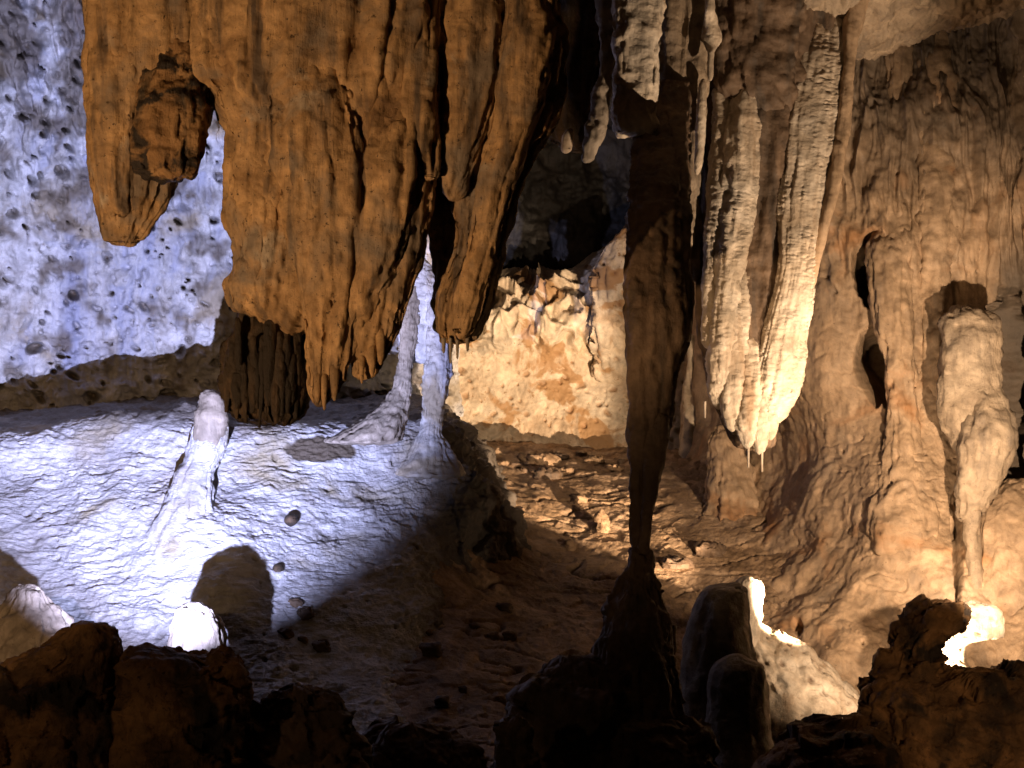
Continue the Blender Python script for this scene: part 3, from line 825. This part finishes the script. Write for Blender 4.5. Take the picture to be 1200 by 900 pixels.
loft('edge_fin', [(-40, 1000, 1030, 8.98), (20, 988, 1014, 8.95), (60, 988, 1004, 8.92), (100, 984, 1000, 8.9), (150, 978, 996, 8.9), (220, 966, 984, 8.87), (300, 950, 964, 8.86), (340, 942, 955, 8.86)], 'tan', t, tip=14, dr=1.2, flute=(1.5, .1, 1.0), noise=(.12, .015, 4), runnel=.010)
loft('knuckle', [(384, 926, 940, 8.9), (400, 922, 942, 8.86), (430, 918, 942, 8.86), (460, 914, 936, 8.88), (482, 916, 926, 8.9)], 'pale', t, tip=8, top=10, dr=.9, **pop)
loft('web', [(150, 876, 934, 9.1), (220, 872, 926, 9.04), (300, 868, 922, 8.98), (380, 860, 912, 8.93), (450, 846, 906, 8.9), (492, 850, 904, 8.9), (514, 860, 902, 8.9)], 'dun', t, tip=6, top=30, dr=.4, flute=(3.6, .25, .5), noise=(.10, .035, 4), runnel=.012)
for x0, y0, x1, y1, w, d in ((848, 380, 842, 480, 13, 8.85), (862, 350, 858, 506, 15, 8.83), (880, 390, 876, 526, 15, 8.83), (896, 420, 890, 533, 13, 8.84), (906, 380, 903, 516, 12, 8.84), (924, 400, 914, 494, 11, 8.85), (870, 300, 868, 420, 10, 8.86)):
    loft('fringe', [(y0, x0 - w * .8, x0 + w * .8, d + .06), (y0 * .6 + y1 * .4, x0 - w, x0 + w, d + .02), (y0 * .25 + y1 * .75, x1 - w * .9, x1 + w * .9, d), (y1 - 12, x1 - w * .62, x1 + w * .62, d + .01), (y1, x1 - w * .25, x1 + w * .25, d + .02)], 'pale', t, tip=5, top=20, dr=.75,
         flute=(2.4, .24, .25), noise=(.06, .02, 4), ripple=(.016, .006), fine=(.022, .006, 3), step=1.4)
loft('rib', [(-60, 822, 834, 8.75), (10, 826, 838, 8.73), (28, 824, 842, 8.80), (44, 822, 846, 8.82), (54, 826, 842, 8.81), (62, 829, 837, 8.77), (95, 829, 836, 8.76)], 'pale', t, tip=10, dr=.9, noise=(.06, .015, 4), fine=(.02, .006, 3), step=1.3)
loft('rib', [(92, 820, 828, 8.80), (130, 816, 828, 8.80), (180, 814, 825, 8.80), (205, 813, 821, 8.82)], 'pale', t, tip=10, top=10, dr=1.0, noise=(.06, .014, 4), fine=(.02, .006, 3), step=1.3)
loft('dark_lobe', [(-60, 762, 846, 9.0), (30, 766, 836, 8.96), (90, 768, 828, 8.94), (150, 772, 822, 8.94), (250, 780, 820, 8.96), (330, 800, 824, 9.0)], 'dun', t, tip=14, flute=(2.8, .2, .7), dr=.6, noise=(.13, .035, 4), runnel=.012)
loft('brow_lobe', [(-60, 836, 950, 8.98), (20, 838, 946, 8.97), (60, 838, 940, 8.97), (100, 836, 946, 8.99), (130, 852, 952, 9.03), (150, 900, 950, 9.08)], 'brown', t, tip=4, flute=(3, .2, .4), dr=.5, noise=(.13, .05, 4), runnel=.010)
for k, (x, y0, y1) in enumerate(((877, 524, 548), (893, 524, 553), (826, 470, 490))):
    o = loft('soda_straw', [(y0, x - 1.6, x + 1.6, 8.85), (y1, x - 1.1, x + 1.1, 8.85)], 'pale', None, step=1.0, noise=None, fine=None)
    tag(o, ('short thin straw under the ragged tip of the ribbed stalactite', 'longer thin straw under the ragged tip of the ribbed stalactite', 'thin straw beside the dark gap next to the brown column')[k], 'soda straw', 'drip straws under the ribbed stalactite')

t = thing('stalagmite', 'stumpy tan stalagmite bump under the ribbed stalactite', 'stalagmite', P(836, 590, 11.5))
loft('shaft', [(498, 836, 854, 11.7), (514, 832, 864, 11.68), (540, 830, 876, 11.65), (590, 824, 892, 11.55), (640, 806, 910, 11.3)], 'tan', t, top=10, flute=(2.6, .2, .4), dr=.8, noise=(.12, .06, 4), runnel=.010)
t = thing('stalagmite', 'slim cream spike in the gap between the brown column and the ribbed stalactite', 'stalagmite', P(812, 540, 13.0))
loft('shaft', [(392, 808, 816, 13.2), (430, 804, 820, 13.2), (470, 800, 834, 13.15), (540, 794, 850, 13.1), (570, 790, 860, 13.0)], 'cream', t, top=10, flute=(2.0, .12, .5), dr=.8, noise=(.12, .03, 4), runnel=.010)

# ------------------------------------------------------------------ tan wall pilasters
t = thing('flowstone_pillar', 'smooth tan pillar beside the two dark holes in the wall', 'pillar', P(1050, 620, 10.1), 'pillars on the tan wall')
loft('shaft', [(-60, 1040, 1076, 10.8), (180, 1034, 1074, 10.66), (270, 1024, 1072, 10.5), (300, 1017, 1072, 10.42), (330, 1018, 1073, 10.38), (380, 1024, 1074, 10.34), (420, 1036, 1074, 10.30), (470, 1040, 1076, 10.26), (540, 1036, 1084, 10.15), (600, 1020, 1100, 10.0), (660, 1010, 1110, 9.85)], 'tan', t, top=30, tip=60,
     flute=(2.6, .14, .8), dr=.7, noise=(.16, .045, 4), fine=(.05, .010, 4), runnel=.018)
t = thing('flowstone_pillar', 'narrow tan pillar squeezed between the smooth pillar and the knee-shaped one', 'pillar', P(1090, 620, 10.1), 'pillars on the tan wall')
loft('shaft', [(-60, 1080, 1124, 10.75), (120, 1076, 1122, 10.62), (240, 1074, 1120, 10.48), (330, 1074, 1114, 10.38), (420, 1076, 1110, 10.32), (500, 1076, 1110, 10.25), (560, 1078, 1114, 10.12), (640, 1074, 1122, 9.95)], 'tan', t, top=80, tip=50, flute=(2.6, .16, .8), dr=.8, noise=(.13, .04, 4), fine=(.05, .010, 4), runnel=.018)
t = thing('stalactite', 'bulging knee-shaped stalactite hanging against the tan wall', 'stalactite', P(1140, 690, 9.7))
loft('thigh', [(356, 1108, 1158, 9.95), (375, 1104, 1170, 9.9), (410, 1104, 1173, 9.86), (460, 1102, 1173, 9.84), (500, 1106, 1172, 9.82), (518, 1114, 1170, 9.82), (540, 1122, 1168, 9.84)], 'dun', t, top=24, tip=16, flute=(2.0, .10, .8), dr=.7, noise=(.12, .045, 5), fine=(.04, .008, 4), runnel=.010)
loft('knee', [(400, 1136, 1164, 9.92), (445, 1134, 1172, 9.82), (475, 1134, 1180, 9.74), (494, 1131, 1190, 9.69), (515, 1126, 1192, 9.67), (540, 1124, 1184, 9.68), (570, 1122, 1170, 9.7), (590, 1122, 1160, 9.72), (612, 1120, 1146, 9.74)], 'dun', t, top=18, tip=10, flute=(2.2, .12, .6), dr=.8, noise=(.11, .04, 5), fine=(.04, .008, 4), runnel=.010)
loft('shin', [(590, 1126, 1150, 9.72), (620, 1128, 1150, 9.7), (660, 1132, 1152, 9.66), (720, 1134, 1156, 9.6)], 'dun', t, top=10, tip=10, flute=(1.8, .14, .5), dr=.9, noise=(.1, .02, 4), runnel=.010)
t = thing('flowstone_pillar', 'broad tan flowstone panel below the knee-shaped stalactite', 'pillar', P(1180, 760, 9.5), 'pillars on the tan wall')
loft('panel', [(560, 1170, 1240, 10.0), (620, 1146, 1260, 9.82), (680, 1138, 1280, 9.7), (740, 1130, 1290, 9.58), (830, 1120, 1300, 9.4)], 'tan', t, top=20, flute=(2.4, .10, .8), dr=.5, noise=(.2, .04, 4), runnel=.010)

# ------------------------------------------------------------------ lit stalagmite and the humps before it
t = thing('stalagmite', 'stalagmite with a bright rounded head and a lit pitted apron', 'stalagmite', P(900, 850, 8.95))
loft('head', [(675, 864, 890, 9.0), (690, 860, 895, 9.0), (710, 852, 894, 8.98), (735, 838, 890, 8.96), (760, 828, 892, 8.94), (800, 820, 900, 8.9), (870, 810, 920, 8.8)], 'pale', t, top=10, dr=.8, flute=(2.0, .10, .4), noise=(.12, .025, 4), runnel=.006)
loft('apron', [(728, 858, 898, 9.0), (752, 856, 932, 8.98), (780, 850, 966, 8.95), (800, 846, 990, 8.92), (820, 846, 1008, 8.9), (860, 840, 1022, 8.84), (920, 830, 1030, 8.75)], 'pale', t, top=16, dr=.55, flute=(3.0, .12, .4), noise=(.13, .045, 5), pit=(.07, .5, .025), facet=((.12, .02),))
t = thing('stalagmite', 'dark round hump leaning against the bright-headed stalagmite', 'stalagmite', P(840, 850, 8.0), 'dark humps before the lit stalagmite')
loft('shaft', [(682, 850, 874, 8.15), (690, 828, 876, 8.12), (710, 812, 878, 8.1), (740, 804, 882, 8.05), (790, 798, 886, 8.0), (880, 780, 890, 7.9)], 'grey', t, top=10, dr=.8, flute=(1.8, .08, .5), noise=(.18, .03, 4))
t = thing('stalagmite', 'lower dark dome-shaped hump in front of the lit apron', 'stalagmite', P(865, 880, 7.7), 'dark humps before the lit stalagmite')
loft('shaft', [(766, 846, 884, 7.75), (780, 834, 896, 7.74), (810, 830, 900, 7.72), (850, 828, 902, 7.7), (930, 810, 930, 7.6)], 'grey', t, top=18, dr=.9, flute=(1.8, .06, .5), noise=(.16, .025, 4))

# ------------------------------------------------------------------ boulders along the front
def boulder(label, rows, mat='rust', group='boulders along the dark front edge', **kw):
    a = dict(step=1.8, top=24, dr=.8, flute=(2.0, .10, .5), noise=(.22, .06, 5), fine=(.04, .012, 4), facet=((.26, .06), (.10, .02), (.04, .006)))
    a.update(kw)
    t = thing('boulder', label, 'boulder', P((rows[-1][1] + rows[-1][2]) / 2, rows[-1][0], rows[-1][3]), group)
    loft('body', rows, mat, t, **a)
    return t


boulder('brown pointed boulder in the corner below the white slope', [(730, 92, 116, 5.65), (750, 60, 136, 5.65), (775, 10, 142, 5.65), (810, -40, 146, 5.6), (860, -70, 150, 5.55), (960, -110, 160, 5.5)])
boulder('blocky brown boulder below the stubby white stalagmite', [(766, 168, 262, 5.6), (778, 148, 284, 5.6), (820, 142, 290, 5.55), (870, 138, 288, 5.5), (960, 130, 290, 5.45)])
tb = boulder('rusty orange hollowed boulder hiding a lamp', [(780, 1176, 1236, 7.5), (796, 1050, 1264, 7.5), (812, 1026, 1280, 7.45), (850, 1012, 1300, 7.4), (890, 1004, 1320, 7.35), (960, 990, 1330, 7.25)], top=10, dr=.45)
loft('horn', [(700, 1084, 1134, 7.62), (716, 1066, 1136, 7.6), (732, 1050, 1132, 7.58), (746, 1042, 1112, 7.56), (760, 1038, 1102, 7.55), (780, 1026, 1112, 7.54), (800, 1018, 1124, 7.52), (850, 1010, 1160, 7.5)], 'rust', tb, top=16, dr=.6,
     noise=(.16, .05, 5), fine=(.04, .012, 4), flute=(2.0, .12, .5), facet=((.14, .05), (.05, .018)))
loft('lit_hook', [(703, 1126, 1150, 8.25), (712, 1118, 1168, 8.25), (722, 1112, 1176, 8.25), (736, 1106, 1177, 8.25), (746, 1100, 1176, 8.25), (750, 1098, 1150, 8.25), (758, 1094, 1132, 8.25), (770, 1098, 1132, 8.25), (785, 1104, 1142, 8.22), (800, 1106, 1154, 8.18), (840, 1090, 1170, 8.1)],
     'pale', tb, top=8, dr=.5, noise=(.08, .02, 4), pit=(.05, .4, .03), flute=None)
for lab, rows, mat in (
        ('low dark boulder under the brown column mound', [(770, 640, 700, 7.0), (800, 610, 730, 6.95), (850, 590, 760, 6.9), (950, 570, 780, 6.8)], 'brown'),
        ('dark upright block at the very front centre', [(836, 596, 618, 6.3), (860, 588, 624, 6.3), (950, 575, 640, 6.2)], 'brown'),
        ('dark boulder to the side of the blocky brown one', [(800, 320, 370, 5.8), (830, 300, 400, 5.8), (880, 280, 430, 5.7), (960, 260, 450, 5.6)], 'brown'),
        ('wide low dark boulder between the front block and the path', [(850, 440, 520, 6.6), (880, 420, 560, 6.55), (960, 390, 590, 6.5)], 'brown'),
        ('dark boulder in front of the dome-shaped hump', [(830, 720, 780, 6.9), (860, 700, 830, 6.85), (950, 680, 850, 6.7)], 'brown'),
        ('dark rugged boulder closing the gap below the lit apron', [(838, 985, 1030, 7.2), (850, 930, 1040, 7.2), (875, 900, 1050, 7.1), (950, 870, 1070, 7.0)], 'rust')):
    boulder(lab, rows, mat)
t = thing('stalagmite', 'low white mound at the slope foot behind the pointed brown boulder', 'stalagmite', P(25, 870, 7.6))
loft('shaft', [(684, 24, 42, 7.8), (700, 10, 56, 7.78), (725, -16, 74, 7.74), (790, -50, 100, 7.66), (880, -80, 120, 7.5)], 'grey', t, top=6, dr=.7, flute=(2.6, .2, .3), noise=(.12, .05, 4), ripple=(.022, .005))
def depth_at(o, x, y):
    n = len(o.data.vertices)
    v = np.empty(n * 3, np.float32)
    o.data.vertices.foreach_get('co', v)
    v = v.reshape(-1, 3)
    px, py = 600 + v[:, 0] / v[:, 1] * F_PX, 450 - (v[:, 2] - CAM_Z) / v[:, 1] * F_PX
    m = (px - x) ** 2 + (py - y) ** 2
    near = np.argsort(m)[:12]
    return float(v[near, 1].min())


for x, y, w, h, mat, lab in (
        (706, 620, 9, 24, 'dirt', 'small upright tan stone on the brown floor beside the column'),
        (632, 540, 24, 9, 'dirt', 'flat brown slab at the foot of the spotted cream wall'),
        (640, 556, 18, 7, 'brown', 'dark flat slab lying on the brown ledge'),
        (832, 646, 20, 10, 'brown', 'dark slab on the floor between the column and the tan bank'),
        (790, 660, 20, 6, 'brown', 'thin dark slab beside the column stem'),
        (668, 640, 9, 8, 'dirt', 'small clod on the lit floor close to the big shadow'),
        (680, 585, 8, 6, 'dirt', 'small clod on the lit floor behind the upright stone')):
    Yd = depth_at(cave_floor, x, y)
    o = loft('stone', [(y - h, x - w * .6, x + w * .5, Yd), (y - h * .5, x - w, x + w * .8, Yd), (y, x - w * .9, x + w, Yd), (y + 5, x - w * 1.05, x + w, Yd)], mat, None, step=1.3, top=h * .5, noise=(.06, .03, 4), dr=.8, fine=(.02, .006, 3), facet=((.07, .03),))
    tag(o, lab, 'stone', 'stones lying on the cave floor')
rng = random.Random(11)
for k in range(36):
    back = k < 20
    if back:
        x, y, r = 530 + k * 10.6 + rng.uniform(-5, 5), rng.uniform(531, 552), rng.uniform(4, 10)
        on, mat = cave_floor, rng.choice(['dirt', 'dirt', 'brown', 'tan'])
    else:
        x, y, r = rng.uniform(330, 690), rng.uniform(690, 830), rng.uniform(4, 12)
        on, mat = (slope if x < 430 else cave_floor), 'brown'
    Yd = depth_at(on, x, y)
    h = r * rng.uniform(.4, .8)
    o = loft('stone', [(y - h, x - r * .5, x + r * .4, Yd), (y - h * .5, x - r, x + r * .8, Yd), (y + 2, x - r * .9, x + r, Yd), (y + 6, x - r, x + r, Yd)], mat, None, step=1.6, top=h * .4, noise=(.04, .02, 3), dr=.8, fine=(.015, .005, 2), facet=((.045, .03), (.02, .008)))
    if back:
        tag(o, 'small %s clod lying along the foot of the spotted cream wall' % {'dirt': 'earth-coloured', 'brown': 'dark brown', 'tan': 'tan'}[mat], 'stone', 'clods along the foot of the cream wall')
    else:
        tag(o, '%s dark stone on the shaded floor, %s' % ('pea-sized' if r < 6 else 'fist-sized' if r < 9 else 'larger', 'beside the foot of the white slope' if x < 430 else 'close to the column mound' if x > 560 else 'midway between white slope and column mound'),
            'stone', 'stones on the shaded floor')
